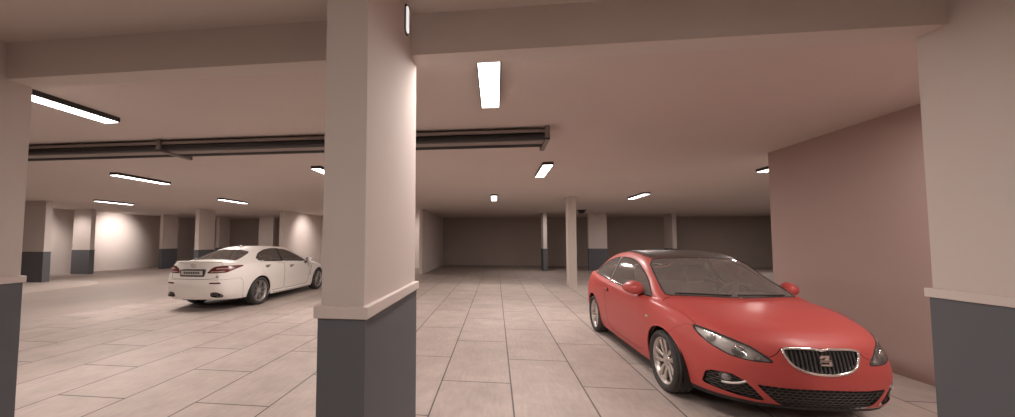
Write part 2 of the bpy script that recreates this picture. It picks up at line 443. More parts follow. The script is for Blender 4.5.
def build_panels(body, regions, ws=.35, wk=.16):
    """regions: list of (name, param polygon); the first match wins. Returns grid data with snapped parameters."""
    A, B = np.meshgrid(body.s, body.k, indexing='ij'); ns, nk = A.shape
    cs = (A[:-1, :-1]+A[1:, 1:])/2; ck = (B[:-1, :-1]+B[1:, 1:])/2
    reg = np.zeros(cs.shape, int); names = ['body']
    for name, poly in regions:
        names.append(name); hit = inside(poly, cs, ck) & (reg == 0); reg[hit] = len(names)-1
    A, B = A.copy(), B.copy(); A0, B0 = A.copy(), B.copy()
    da = np.minimum(np.diff(body.s, prepend=-1), np.diff(body.s, append=99))
    db = np.minimum(np.diff(body.k, prepend=-1), np.diff(body.k, append=99))
    done = np.zeros(A.shape, bool)
    for r, (name, poly) in enumerate(regions, 1):
        m = (reg == r)
        if not m.any(): continue
        cnt = np.zeros(A.shape, int); tot = np.zeros(A.shape, int)
        for di in (0, 1):
            for dj in (0, 1):
                cnt[di:ns-1+di, dj:nk-1+dj] += m; tot[di:ns-1+di, dj:nk-1+dj] += 1
        # a vertex between this region and another later one (lower priority)
        low = np.zeros(A.shape, bool)
        l = (reg > r) | (reg == 0)
        for di in (0, 1):
            for dj in (0, 1):
                low[di:ns-1+di, dj:nk-1+dj] |= l
        bd = (cnt > 0) & low & ~done
        P = np.array(poly)*[ws, wk]; Q = np.roll(P, -1, 0); D = Q-P; L2 = (D**2).sum(1)+1e-12
        idx = np.argwhere(bd)
        for i, j in idx:
            p = np.array([A0[i, j]*ws, B0[i, j]*wk])
            t = np.clip(((p-P)*D).sum(1)/L2, 0, 1); X = P+D*t[:, None]
            d = ((X-p)**2).sum(1); q = d.argmin(); x = X[q]/[ws, wk]
            lim_s, lim_k = .95*da[i], .95*db[j]
            if i not in (0, ns-1): A[i, j] = A0[i, j]+np.clip(x[0]-A0[i, j], -lim_s, lim_s)
            if j not in (0, nk-1): B[i, j] = B0[i, j]+np.clip(x[1]-B0[i, j], -lim_k, lim_k)
            done[i, j] = True
    X = body.ev(A, B)
    X[:, -1, 1] = 0; X[0, :, 1] = 0; X[-1, :, 1] = 0
    # vertex normals of the whole surface
    e = .02
    def dif(a, b):
        return body.ev(A+a, B+b)-body.ev(A-a, B-b)
    fn = np.cross(X[1:, 1:]-X[:-1, :-1], X[:-1, 1:]-X[1:, :-1])
    N = np.zeros(X.shape)
    for di in (0, 1):
        for dj in (0, 1):
            N[di:ns-1+di, dj:nk-1+dj] += fn
    for row in (0, -1): N[row, :, 1] = 0
    N[:, -1, 1] = 0
    ln = np.linalg.norm(N, axis=-1, keepdims=True); N = N/np.maximum(ln, 1e-12)
    # outward orientation
    if (N[ns//2, nk//3, 1]) < 0: N = -N; flip = True
    else: flip = False
    return dict(X=X, N=N, reg=reg, names=names, flip=flip)

def panel(g, name, part, mat, parent, side=0, off=0., gap=0., keep=None, shift=None):
    """side 0 both halves, +1 the y>0 half, -1 the y<0 half; off moves along the normal; gap pulls free edges in."""
    if isinstance(name, str): name = [name]
    ids = [i for i, n in enumerate(g['names']) if n in name]
    m = np.isin(g['reg'], ids)
    if keep is not None: m = keep(m)
    if not m.any(): print('EMPTY REGION', name); return None
    X, N = g['X'], g['N']; ns, nk = X.shape[:2]
    if gap:
        cnt = np.zeros((ns, nk), int); full = np.zeros((ns, nk), int)
        for di in (0, 1):
            for dj in (0, 1):
                cnt[di:ns-1+di, dj:nk-1+dj] += m; full[di:ns-1+di, dj:nk-1+dj] += 1
        edge = (cnt > 0) & (cnt < full)
        inner = (cnt > 0) & ~edge
        Xn = X.copy()
        for i, j in np.argwhere(edge):
            acc = []
            for a in range(max(0, i-2), min(ns, i+3)):
                for b in range(max(0, j-2), min(nk, j+3)):
                    if inner[a, b]: acc.append(X[a, b])
            if acc:
                d = np.mean(acc, 0)-X[i, j]; d -= N[i, j]*(d@N[i, j]); L = np.linalg.norm(d)
                if L > 1e-6: Xn[i, j] = X[i, j]+d/L*min(gap, L*.5)-N[i, j]*gap*.6
        X = Xn
    X = X+N*off
    used = np.zeros((ns, nk), bool)
    for di in (0, 1):
        for dj in (0, 1):
            used[di:ns-1+di, dj:nk-1+dj] |= m
    vid = -np.ones((ns, nk), int); idx = np.argwhere(used); vid[used] = np.arange(len(idx))
    V = X[used]; NN = N[used]
    q = np.argwhere(m); i, j = q[:, 0], q[:, 1]
    Fq = np.stack([vid[i, j], vid[i+1, j], vid[i+1, j+1], vid[i, j+1]], 1)
    if not g['flip']: Fq = Fq      # orientation is settled below by the normals
    allV, allF, allN = [], [], []
    base = 0
    for sgn in ((1, -1) if side == 0 else (side,)):
        v = V*[1, sgn, 1]; n = NN*[1, sgn, 1]
        fn = np.cross(v[Fq[:, 2]]-v[Fq[:, 0]], v[Fq[:, 3]]-v[Fq[:, 1]])
        rev = (fn*(n[Fq].mean(1))).sum(1) < 0
        f = Fq.copy(); f[rev] = f[rev][:, ::-1]
        allV.append(v); allN.append(n); allF.append(f+base); base += len(v)
    V = np.concatenate(allV); Fq = np.concatenate(allF); NN = np.concatenate(allN)
    # weld the centre line and collapsed corners
    key = np.round(V/1e-5).astype(np.int64)
    _, first, inv = np.unique(key, axis=0, return_index=True, return_inverse=True)
    inv = inv.reshape(-1); V = V[first]; NN = NN[first]; Fq = inv[Fq]
    faces = []
    for f in Fq.tolist():
        o = []
        for v in f:
            if v not in o: o.append(v)
        if len(o) >= 3: faces.append(o)
    me = bpy.data.meshes.new(part); me.from_pydata(V.tolist(), [], faces); me.validate()
    me.materials.append(mat); me.polygons.foreach_set('use_smooth', [True]*len(me.polygons))
    try: me.normals_split_custom_set_from_vertices([tuple(n) for n in NN]) if len(me.vertices) == len(NN) else None
    except Exception as ex: print('normals', ex)
    o = bpy.data.objects.new(part, me); C.objects.link(o); o.parent = parent
    return o
def surf_pts(body, params, side=1, off=.0):
    s = np.array([p[0] for p in params]); k = np.array([p[1] for p in params])
    P = body.ev(s, k); e = 1e-2
    N = np.cross(body.ev(s+e, k)-body.ev(s-e, k), body.ev(s, k+e)-body.ev(s, k-e))
    N /= np.maximum(np.linalg.norm(N, axis=1, keepdims=True), 1e-9)
    cen = np.array([-1.3, 0, .6]); sg = np.sign(((P-cen)*N).sum(1)); N *= sg[:, None]
    P = (P+N*off)*[1, side, 1]
    return [tuple(p) for p in P]
def edge_tube(body, params, r, mat, name, parent, side=1, off=0., closed=True, both=False):
    bm = bmesh.new()
    for sd in ((1, -1) if both else (side,)):
        add_tube(bm, surf_pts(body, params, sd, off), r, closed, 6)
    return bm_obj(name, bm, mat, parent, smooth=True)

# ---- wheels
def make_tyre(R, rim, w, parent):
    h = w/2; prof = [(rim-.004, -h*.72), (rim+.012, -h*.92), ((R+rim)/2, -h*1.0), (R-.022, -h*.95), (R-.006, -h*.80)]
    for k in range(-3, 4):
        y = k*h*.22
        prof += [(R, y-h*.085), (R-.007, y-h*.075), (R-.007, y+h*.0)] if k % 2 else [(R, y)]
    prof += [(R-.006, h*.80), (R-.022, h*.95), ((R+rim)/2, h*1.0), (rim+.012, h*.92), (rim-.004, h*.72)]
    prof = sorted(prof[:5], key=lambda p: p[1]) + sorted(prof[5:-5], key=lambda p: p[1]) + prof[-5:]
    prof[1], prof[0] = prof[1], prof[0]
    bm = bmesh.new(); add_lathe(bm, prof, 'Y', 72)
    o = bm_obj('tyre', bm, M['rubber'], parent, smooth=True); fix_normals(o); return o
def make_rim(R, w, mat, parent, spokes, style):
    bm = bmesh.new(); h = w/2
    add_lathe(bm, [(R+.004, -h*.72), (R-.012, -h*.70), (R-.03, -h*.2), (R-.035, h*.3), (R-.02, h*.62), (R-.006, h*.76), (R+.006, h*.78), (R+.006, h*.70)], 'Y', 72)
    # hub
    add_lathe(bm, [(.001, h*.60), (.028, h*.60), (.034, h*.54), (.062, h*.52), (.07, h*.40), (.07, h*.1)], 'Y', 32)
    for k in range(spokes):
        a = 2*PI*k/spokes
        for sd in (-1, 1):
            if style == 'split':       # pairs of flat twisted blades
                w0, w1 = .032, .060; r0, r1 = .045, R-.012
                c0, c1 = sd*.022, sd*.052+.012
            else:                       # slim Y-shaped twin spokes
                w0, w1 = .014, .017; r0, r1 = .05, R-.010
                c0, c1 = sd*.013, sd*.034
            y0, y1 = h*.50, h*.66
            vs = []
            for r, c, ww, y in ((r0, c0, w0, y0), ((r0+r1)/2, (c0+c1)/2, (w0+w1)/2, h*.60), (r1, c1, w1, y1)):
                ring = []
                for (dc, dy) in ((-ww/2, -.02), (ww/2, -.02), (ww/2, -.006), (ww/2*.55, .0), (-ww/2*.55, .0), (-ww/2, -.006)):
                    x_, z_ = r, c+dc
                    ring.append(bm.verts.new((x_*math.cos(a)-z_*math.sin(a), y+dy, x_*math.sin(a)+z_*math.cos(a))))
                vs.append(ring)
            for q in range(2):
                for j in range(6):
                    bm.faces.new((vs[q][j], vs[q][(j+1) % 6], vs[q+1][(j+1) % 6], vs[q+1][j]))
    bmesh.ops.recalc_face_normals(bm, faces=bm.faces)
    o = bm_obj('rim', bm, mat, parent)
    for f in o.data.polygons: f.use_smooth = True
    m_ = o.modifiers.new('split', 'EDGE_SPLIT'); m_.split_angle = math.radians(35)
    return o
def make_disc(R, parent, h):
    bm = bmesh.new(); add_lathe(bm, [(.05, h*.05), (R, h*.05), (R, -h*.15), (.05, -h*.15)], 'Y', 40)
    bm_obj('brake_disc', bm, M['disc'], parent)
    bm = bmesh.new(); add_lathe(bm, [(.001, -h*.3), (R+.06, -h*.3), (R+.06, -h*.4), (.001, -h*.4)], 'Y', 40)
    bm_obj('wheel_backing', bm, M['black'], parent)
def wheels(parent, R, rim, w, xs, track, mat, spokes, style, turn=0, sx=1):
    protos = None; first = None
    for x in xs:
        for sd in (-1, 1):
            wh = empty('wheel', (x, sd*(track-w/2), R)); wh.parent = parent
            wh.rotation_euler = (0, .3*x if sx == 1 else 0, 0 if sd > 0 else PI); wh.scale = (sx, 1, 1)
            if x == xs[0]: wh.rotation_euler[2] += turn
            if protos is None:
                protos = [make_tyre(R, rim, w, wh), make_rim(rim, w, mat, wh, spokes, style)]
                n0 = set(bpy.data.objects); make_disc(rim*.72, wh, w/2)
                protos += [o for o in bpy.data.objects if o not in n0]
            else:
                for p in protos:
                    c = p.copy(); C.objects.link(c); c.parent = wh
# ---- cabin
def seat(parent, x, y, back=1.12, base=.42, name='front_seat', wide=.50):
    s = empty(name, (x, y, 0)); s.parent = parent
    def pad(nm, d, rot=0, piv=(0, 0), b=.045):
        bm = bmesh.new(); add_box(bm, *d)
        bmesh.ops.rotate(bm, verts=bm.verts, cent=(piv[0], 0, piv[1]), matrix=Matrix.Rotation(rot, 3, 'Y'))
        o = bm_obj(nm, bm, M['seat'], s, bevel=b); o.modifiers['bevel'].segments = 4
        for f in o.data.polygons: f.use_smooth = True
    pad('seat_cushion', (-.25, .25, -wide/2, wide/2, base-.13, base))
    pad('seat_back', (-.32, -.19, -wide/2, wide/2, base-.05, back-.22), -.22, (-.25, base))
    pad('headrest', (-.30, -.20, -.13, .13, back-.20, back-.02), -.22, (-.25, base), .04)
    return s
def cabin(parent, seats_x, rear_x, dash_x, drv, belt, w, top):
    for sd in (-1, 1): seat(parent, seats_x, sd*.36, top)
    seat(parent, rear_x, 0, top-.06, .46, 'rear_bench', 1.15)
    bm = bmesh.new()
    sec = [(dash_x+.42, belt-.03), (dash_x+.12, belt+.0), (dash_x-.05, belt-.03), (dash_x-.12, belt-.12), (dash_x-.06, belt-.35), (dash_x+.42, belt-.4)]
    add_prism(bm, sec, -w+.08, w-.08, 'Y')
    hood = [(dash_x+.05, belt-.02), (dash_x-.02, belt+.05), (dash_x-.10, belt+.045), (dash_x-.13, belt-.05)]
    add_prism(bm, hood, drv-.17, drv+.17, 'Y')
    bmesh.ops.recalc_face_normals(bm, faces=bm.faces)
    bm_obj('dashboard', bm, M['dash'], parent, bevel=.012)
    sw = empty('steering_wheel', (dash_x-.28, drv, belt-.02)); sw.parent = parent; sw.rotation_euler = (0, -1.15, 0)
    bm = bmesh.new(); add_tube(bm, [(.18*math.cos(a), .18*math.sin(a), 0) for a in [2*PI*i/36 for i in range(36)]], .017, True, 8)
    bm_obj('wheel_rim', bm, M['dash'], sw, smooth=True)
    bm = bmesh.new(); add_lathe(bm, [(.001, .03), (.06, .025), (.07, 0), (.05, -.05), (.001, -.05)], 'Z', 20)
    for a in (0, PI, -PI/2): add_box_rot(bm, a)
    bm_obj('wheel_hub', bm, M['dash'], sw)
def add_box_rot(bm, a):
    b2 = [bm.verts.new(Vector((math.cos(a)*x-math.sin(a)*y, math.sin(a)*x+math.cos(a)*y, z))) for z in (-.01, .01) for x, y in ((.05, -.022), (.175, -.014), (.175, .014), (.05, .022))]
    for f in ((3, 2, 1, 0), (4, 5, 6, 7), (0, 1, 5, 4), (1, 2, 6, 5), (2, 3, 7, 6), (3, 0, 4, 7)): bm.faces.new([b2[i] for i in f])

def wheel_wells(parent, xs, R, w, depth):
    for x in xs:
        for sd in (-1, 1):
            bm = bmesh.new(); n = 24
            arc = [(x+R*math.cos(a), max(.16, .3+R*math.sin(a))) for a in [-.45+(PI+.9)*i/n for i in range(n+1)]]
            a = [bm.verts.new((p[0], sd*w, p[1])) for p in arc]; b = [bm.verts.new((p[0], sd*(w-depth), p[1])) for p in arc]
            for i in range(n): bm.faces.new((a[i], a[i+1], b[i+1], b[i]))
            bm.faces.new(b)
            bm_obj('wheel_arch_liner', bm, M['black'], parent)
def honeycomb(body, poly, cell, r, name, parent, mat, side=0, off=-.012, aspect=(1., 1.)):
    """hexagon wires lying in a polygon given in front-view (y, z), put on the surface"""
    ys = [p[0] for p in poly]; zs = [p[1] for p in poly]
    segs = set(); h = cell
    pts2 = []
    def key(p): return (round(p[0], 4), round(p[1], 4))
    rows = int((max(zs)-min(zs))/(h*1.5*aspect[1]))+3; cols = int((max(ys)-min(ys))/(h*1.732*aspect[0]))+3
    for rr in range(-1, rows):
        for cc in range(-1, cols):
            cy = min(ys)+(cc+(rr % 2)*.5)*h*1.732*aspect[0]; cz = min(zs)+rr*h*1.5*aspect[1]
            hx = [(cy+h*aspect[0]*math.sin(PI/3*i), cz+h*aspect[1]*math.cos(PI/3*i)) for i in range(6)]
            for i in range(6):
                a, b = key(hx[i]), key(hx[(i+1) % 6]); segs.add((min(a, b), max(a, b)))
    segs = list(segs)
    mid = np.array([((a[0]+b[0])/2, (a[1]+b[1])/2) for a, b in segs])
    ok = inside(poly, mid[:, 0], mid[:, 1])
    segs = [s for s, o in zip(segs, ok) if o]
    vs = sorted({p for s in segs for p in s}); ix = {p: i for i, p in enumerate(vs)}
    par = body.find([(max(0, p[0]), p[1]) for p in vs], [1, 2], (0, 5), (0, 5))
    P = surf_pts(body, par, 1, off)
    bm = bmesh.new()
    for sd in ((1, -1) if side == 0 else (side,)):
        for a, b in segs:
            pa, pb = P[ix[a]], P[ix[b]]
            add_tube(bm, [(pa[0], sd*pa[1], pa[2]), (pb[0], sd*pb[1], pb[2])], r, False, 4, False)
    return bm_obj(name, bm, mat, parent)
def arc_door(pts): return pts

def mirror_shell(parent, x, y, z, sd, paint, l=.24, h=.15, d=.12):
    t = empty('side_mirror', (x, sd*y, z)); t.parent = parent
    # housing: rounded shell, flat towards the rear
    bm = bmesh.new(); bmesh.ops.create_uvsphere(bm, u_segments=28, v_segments=16, radius=1)
    for v in bm.verts:
        vx, vy, vz = v.co
        X_ = max(vx, -.25)*d; Y_ = vy*l/2*(1-.12*vz); Z_ = vz*h/2*(1-.22*vy*sd)
        v.co = (X_-.04*vy*sd, Y_, Z_)
    bm_obj('mirror_housing', bm, paint, t, smooth=True)
    bm = bmesh.new(); poly = [(l/2*.86*math.cos(a), h/2*.82*math.sin(a)) for a in [2*PI*i/28 for i in range(28)]]
    add_prism(bm, poly, -d*.25-.004, -d*.25+.002, 'X'); bm_obj('mirror_glass', bm, M['bulb'], t)
    bm = bmesh.new()
    add_tube(bm, [(.015, -sd*l*.28, -h*.30), (.02, -sd*l*.52, -h*.62), (.03, -sd*l*.78, -h*.80)], .026, False, 10)
    bm_obj('mirror_arm', bm, M['trim'], t, smooth=True)
    return t

# ================================================================== red hatchback
IB = [  # each station from the sill up to the centre line: (x, y, z)
 # bottom edge        lower             bumper            upper bumper      bonnet edge       bonnet shoulder   bonnet mid        bonnet inner      centre
 [(.765, 0, .195), (.815, 0, .27), (.835, 0, .42), (.81, 0, .56), (.775, 0, .69), (.66, 0, .765), (.56, 0, .80), (.50, 0, .815), (.44, 0, .83)],
 [(.75, .25, .195), (.80, .25, .27), (.815, .26, .42), (.79, .26, .565), (.755, .25, .695), (.645, .22, .77), (.545, .17, .803), (.47, .09, .82), (.42, 0, .835)],
 [(.69, .46, .19), (.745, .47, .27), (.755, .48, .43), (.73, .48, .58), (.67, .465, .71), (.58, .40, .78), (.48, .31, .815), (.40, .16, .835), (.34, 0, .852)],
 [(.58, .61, .185), (.625, .635, .27), (.635, .655, .44), (.60, .65, .60), (.54, .62, .735), (.46, .545, .80), (.37, .42, .835), (.28, .21, .86), (.22, 0, .875)],
 [(.38, .735, .18), (.395, .765, .28), (.40, .785, .46), (.365, .78, .635), (.31, .74, .775), (.25, .65, .835), (.18, .51, .87), (.11, .26, .893), (.04, 0, .905)],
 [(0, .76, .18), (0, .80, .28), (0, .838, .47), (0, .84, .66), (0, .795, .83), (-.01, .715, .873), (-.03, .56, .895), (-.04, .28, .912), (-.03, 0, .917)],
 [(-.40, .775, .175), (-.40, .81, .28), (-.40, .832, .48), (-.40, .845, .68), (-.36, .815, .852), (-.33, .765, .895), (-.28, .715, .925), (-.17, .36, .937), (-.10, 0, .938)],
 [(-.72, .78, .17), (-.72, .815, .28), (-.72, .828, .48), (-.72, .845, .69), (-.73, .83, .865), (-.72, .775, .908), (-.68, .655, 1.12), (-.53, .33, 1.14), (-.46, 0, 1.145)],
 [(-1.05, .78, .17), (-1.05, .815, .28), (-1.05, .828, .48), (-1.05, .845, .70), (-1.06, .835, .87), (-1.07, .78, .915), (-1.06, .60, 1.32), (-.93, .30, 1.345), (-.88, 0, 1.35)],
 [(-1.6, .78, .17), (-1.6, .815, .28), (-1.6, .832, .49), (-1.6, .847, .72), (-1.6, .84, .89), (-1.6, .785, .935), (-1.6, .575, 1.38), (-1.58, .30, 1.412), (-1.57, 0, 1.42)],
 [(-2.1, .78, .175), (-2.1, .815, .29), (-2.1, .838, .51), (-2.1, .85, .75), (-2.1, .84, .92), (-2.1, .78, .965), (-2.08, .565, 1.35), (-2.05, .30, 1.392), (-2.05, 0, 1.40)],
 [(-2.47, .775, .19), (-2.47, .81, .30), (-2.47, .845, .53), (-2.47, .85, .77), (-2.46, .82, .95), (-2.44, .765, .995), (-2.40, .575, 1.285), (-2.42, .30, 1.34), (-2.43, 0, 1.352)],
 [(-2.86, .76, .21), (-2.88, .80, .32), (-2.89, .825, .55), (-2.87, .82, .77), (-2.82, .775, .97), (-2.75, .705, 1.03), (-2.66, .59, 1.16), (-2.70, .30, 1.235), (-2.73, 0, 1.25)],
 [(-3.06, .66, .24), (-3.11, .70, .34), (-3.13, .72, .55), (-3.09, .705, .77), (-2.99, .65, .98), (-2.91, .58, 1.04), (-2.82, .52, 1.10), (-2.86, .28, 1.16), (-2.88, 0, 1.17)],
 [(-3.12, .38, .25), (-3.17, .39, .35), (-3.19, .40, .55), (-3.15, .39, .77), (-3.05, .37, .985), (-3.0, .34, 1.045), (-2.93, .29, 1.08), (-2.94, .15, 1.10), (-2.96, 0, 1.11)],
 [(-3.15, 0, .25), (-3.20, 0, .35), (-3.22, 0, .55), (-3.18, 0, .77), (-3.08, 0, .985), (-3.03, 0, 1.045), (-2.99, 0, 1.07), (-2.985, 0, 1.08), (-2.98, 0, 1.085)],
]
for st in IB:
    if st[0][0] <= 0.01:
        for q in range(6):
            x_, y_, z_ = st[q]; st[q] = (x_, y_*(1.035 if q < 5 else 1.02), z_)
def circle(cx, cz, r, n=40): return [(cx+r*math.cos(2*PI*i/n), cz+r*math.sin(2*PI*i/n)) for i in range(n)]
def front(body, poly, step=.02, soft=0, **kw):
    """front-view polygon (y, z) crossing or beside the centre line -> parameters"""
    if soft: poly = soften(poly, soft)
    poly = densify(poly, step); return body.find(poly, [1, 2], kw.get('sr', (0, 4.2)), kw.get('kr', (0, 5.4)))
def sidev(body, poly, step=.03, soft=0, sr=(3, 13.5), kr=(0, 6.2)):
    if soft: poly = soften(poly, soft)
    return body.find(densify(poly, step), [0, 2], sr, kr)

def red_hatchback():
    root = empty('hatchback_car', (2.573, 3.959, 0), -1.560)
    tag(root, 'red three-door hatchback car with a slatted chrome-framed grille, parked facing outward', 'car', None)
    b = Body(IB)
    R = .305; WX = -.03
    grille = soften([(-.02, .680), (.20, .680), (.275, .672), (.272, .63), (.235, .555), (.17, .515), (.08, .496), (-.02, .492)], 2)
    lower = [(-.02, .378), (.30, .374), (.472, .378), (.415, .318), (.35, .258), (.28, .215), (.15, .20), (-.02, .197)]
    fog = soften([(.492, .342), (.55, .395), (.61, .432), (.70, .420), (.728, .395), (.735, .285), (.64, .268), (.50, .252), (.41, .246)], 1, .12)
    # head lamp outline is given as plan points; its height comes from the photograph's outline
    hl = soften([(.728, .765), (.735, .730), (.722, .685), (.685, .632), (.605, .580), (.50, .560), (.345, .562), (.40, .612), (.475, .670), (.60, .722), (.68, .752)], 1, .12)
    P = {}
    P['windshield'] = densify([(5.98, 8.6), (6.02, 7), (6.04, 6.2), (6.12, 6.1), (7, 6.1), (7.6, 6.12), (7.86, 6.3), (7.95, 7), (7.95, 8.6)], .05)
    P['roof_panel'] = densify([(7.99, 8.6), (7.99, 7), (7.92, 6.3), (8.2, 6.18), (9.5, 6.15), (10.6, 6.25), (11.0, 6.6), (11.1, 7.2), (11.12, 8.6)], .05)
    P['rear_window'] = densify([(11.35, 8.6), (11.35, 7.2), (11.4, 6.3), (12, 6.2), (13, 6.1), (14, 6.1), (15.5, 6.1), (15.5, 8.6)], .05)
    win = soften([(-.40, .905), (-.66, 1.055), (-.85, 1.15), (-1.06, 1.235), (-1.25, 1.282), (-1.45, 1.302), (-1.78, 1.305), (-1.74, .945), (-1.26, .925), (-.66, .905)], 1, .08)
    qwin = soften([(-1.80, .952), (-1.84, 1.303), (-2.05, 1.285), (-2.25, 1.24), (-2.48, 1.15), (-2.68, 1.03), (-2.64, 1.005), (-2.3, .98), (-2.0, .962)], 1, .1)
    P['door_window'] = sidev(b, win, kr=(4.6, 6))
    P['pillar_strip'] = sidev(b, [(-1.76, .945), (-1.79, 1.303), (-1.83, 1.303), (-1.79, .95)], kr=(4.6, 6.2))
    P['quarter_window'] = sidev(b, qwin, kr=(4.6, 6))
    P['grille'] = front(b, grille)
    P['lower_grille'] = front(b, lower)
    P['fog'] = front(b, fog)
    P['headlight'] = front(b, hl, sr=(1, 5))
    P['arch_front'] = sidev(b, circle(WX, R, .350), sr=(3, 7), kr=(0, 5))
    P['arch_rear'] = sidev(b, circle(-2.489, R, .350), sr=(9, 13), kr=(0, 5))
    fr = b.find(densify([(.0, .683), (.20, .683), (.275, .676), (.32, .625), (.36, .60), (.50, .64), (.62, .69), (.70, .745)], .02, False), [1, 2], (0, 5), (2, 5.4))
    pl = b.find(densify([(.335, .715), (.20, .725), (-.03, .75), (-.20, .752)], .03, False), [0, 1], (2.5, 6.2), (3, 6))
    P['hood'] = [(-.5, fr[0][1])]+fr+pl+[(5.93, 6.2), (5.90, 7), (5.88, 9), (-.5, 9)]
    P['lip'] = densify([(-.5, -.9), (-.5, .42), (1, .42), (2.5, .45), (3.4, .40), (4.6, .35), (4.6, -.9)], .05)  # dark strip coloured in for the shade under the front bumper
    P['door'] = sidev(b, soften([(-.47, .90), (-.44, .60), (-.50, .30), (-.62, .245), (-1.60, .235), (-1.78, .30), (-1.82, .60), (-1.80, .945)], 1, .1)+[(-1.80, .97), (-1.3, .97), (-.8, .96), (-.55, .955)], kr=(0, 5.3))
    P['bumper'] = densify([(-.5, -.5), (4.75, -.5), (4.8, 2.6), (4.55, 3.2), (4.1, 3.85), (3, 3.95), (2, 4.0), (1, 4.0), (-.5, 4.1)], .05)
    P['bumper_rear'] = densify([(12.2, -.5), (12.15, 2), (12.6, 2.8), (15.5, 2.8), (15.5, -.5)], .05)
    P['tail_light'] = densify([(12.35, 3.1), (12.2, 4.2), (12.6, 4.35), (13.3, 4.1), (13.25, 3.0)], .05)
    P['tailgate'] = densify([(15.5, 2.86), (13.3, 2.86), (13.35, 4.3), (12.8, 5.4), (11.9, 6.12), (11.28, 6.3), (11.25, 9), (15.5, 9)], .05)
    order = ['arch_front', 'arch_rear', 'lip', 'windshield', 'roof_panel', 'rear_window', 'door_window', 'quarter_window', 'pillar_strip', 'grille', 'lower_grille', 'fog', 'headlight', 'tail_light', 'door', 'hood', 'bumper', 'bumper_rear', 'tailgate']
    g = build_panels(b, [(n, P[n]) for n in order])
    red = M['red']
    panel(g, 'body', 'body_shell', red, root, gap=.0)
    panel(g, 'hood', 'bonnet', red, root, gap=.0045)
    panel(g, 'bumper', 'front_bumper', red, root, gap=.002)
    panel(g, 'lip', 'underside_shade', M['trim'], root)  # bumper underside shade, painted as a black strip
    panel(g, 'bumper_rear', 'rear_bumper', red, root, gap=.002)
    panel(g, 'tailgate', 'tailgate', red, root, gap=.004)
    panel(g, 'roof_panel', 'roof_panel', M['roofglass'], root, gap=.003)['label'] = 'dark glossy roof panel'
    panel(g, 'windshield', 'windscreen', M['glass'], root)
    panel(g, 'rear_window', 'rear_window', M['glass'], root)
    edge_tube(b, [p for p in P['windshield'] if p[1] < 8.0], .009, M['trim'], 'windscreen_seal', root, both=True, closed=False, off=-.003)
    drs = {}
    for sd in (1, -1):
        d = drs[sd] = panel(g, 'door', 'door', red, root, sd, gap=.004)
        w1 = panel(g, 'door_window', 'door_window', M['glass'], d, sd)
        edge_tube(b, P['door_window'], .009, M['trim'], 'window_seal', d, sd, off=-.003)
        panel(g, 'pillar_strip', 'window_pillar', M['pillar_strip'], root, sd)
        panel(g, 'quarter_window', 'quarter_window', M['glass'], root, sd)
        edge_tube(b, P['quarter_window'], .008, M['trim'], 'quarter_window_seal', root, sd, off=-.003)
        # handle with its bowl
        hp = surf_pts(b, b.find([(-1.63, .815), (-1.74, .822)], [0, 2], (7, 11), (2, 5)), sd, .022)
        bm = bmesh.new(); add_tube(bm, [hp[0], tuple(np.mean(hp, 0)), hp[1]], .015, False, 8)
        bm_obj('door_handle', bm, red, d, smooth=True)
        hb = surf_pts(b, b.find([(-1.685+.06*math.cos(a), .815+.03*math.sin(a)) for a in [2*PI*i/16 for i in range(16)]], [0, 2], (7, 11), (2, 5)), sd, .002)
        bm = bmesh.new(); bm.faces.new([bm.verts.new(p) for p in hb]); bm_obj('handle_recess', bm, M['trim'], d)
        bd = surf_pts(b, b.find([(-.30, .715), (-.37, .715), (-.37, .690), (-.30, .690)], [0, 2], (4, 8), (2, 5)), sd, .004)
        bm = bmesh.new(); bm.faces.new([bm.verts.new(p) for p in bd]); bm_obj('side_badge', bm, M['chrome'], root)
        mirror_shell(root, -.68, .885, .975, sd, red, .21, .165, .13)
        # head lamp: bowl, projector, reflector and lens
        h = empty('headlight', (0, 0, 0)); h.parent = root
        panel(g, 'headlight', 'lamp_bowl', M['reflector'], h, sd, off=-.035)
        panel(g, 'headlight', 'lamp_lens', M['lens'], h, sd, off=-.001)
        edge_tube(b, P['headlight'], .0055, M['trim'], 'lamp_seal', h, sd, off=-.003)
        for (yy, zz, rr, mm, nm) in ((.545, .622, .042, 'bulb', 'projector'), (.675, .69, .036, 'reflector', 'indicator_bowl'), (.44, .578, .026, 'reflector', 'side_lamp')):
            c0 = Vector(surf_pts(b, b.find([(yy, zz)], [1, 2], (1, 5), (2, 5)), sd, -.024)[0])
            bm = bmesh.new(); bmesh.ops.create_uvsphere(bm, u_segments=20, v_segments=12, radius=rr)
            for v in bm.verts: v.co.x *= .55
            o = bm_obj(nm, bm, M[mm], h, smooth=True, loc=c0); o.rotation_euler = (0, 0, sd*.6)
            if nm == 'projector':
                bm = bmesh.new(); add_tube(bm, [(0.012, rr*1.05*math.cos(a), rr*1.05*math.sin(a)) for a in [2*PI*i/24 for i in range(24)]], .006, True, 6)
                o = bm_obj('projector_ring', bm, M['chrome'], h, smooth=True, loc=c0); o.rotation_euler = (0, 0, sd*.6)
        # fog lamp in its honeycomb inlet
        f = empty('fog_lamp', (0, 0, 0)); f.parent = root
        honeycomb(b, fog, .020, .0026, 'inlet_mesh', f, M['mesh'], sd, -.012, (1.25, .75))
        c0 = Vector(surf_pts(b, b.find([(.640, .385)], [1, 2], (1, 5), (0, 4)), sd, -.026)[0])
        o = None
        for rr, mm, nm, dx in ((.050, 'mesh', 'lamp_ring', 0), (.036, 'bulb', 'lamp_glass', .008)):
            bm = bmesh.new(); add_lathe(bm, [(.001, dx+.012), (rr*.75, dx+.010), (rr, dx), (rr, -.02)], 'Y', 28)
            o = bm_obj(nm, bm, M[mm], f, smooth=True, loc=c0); o.rotation_euler = (0, 0, -PI/2+sd*.45)
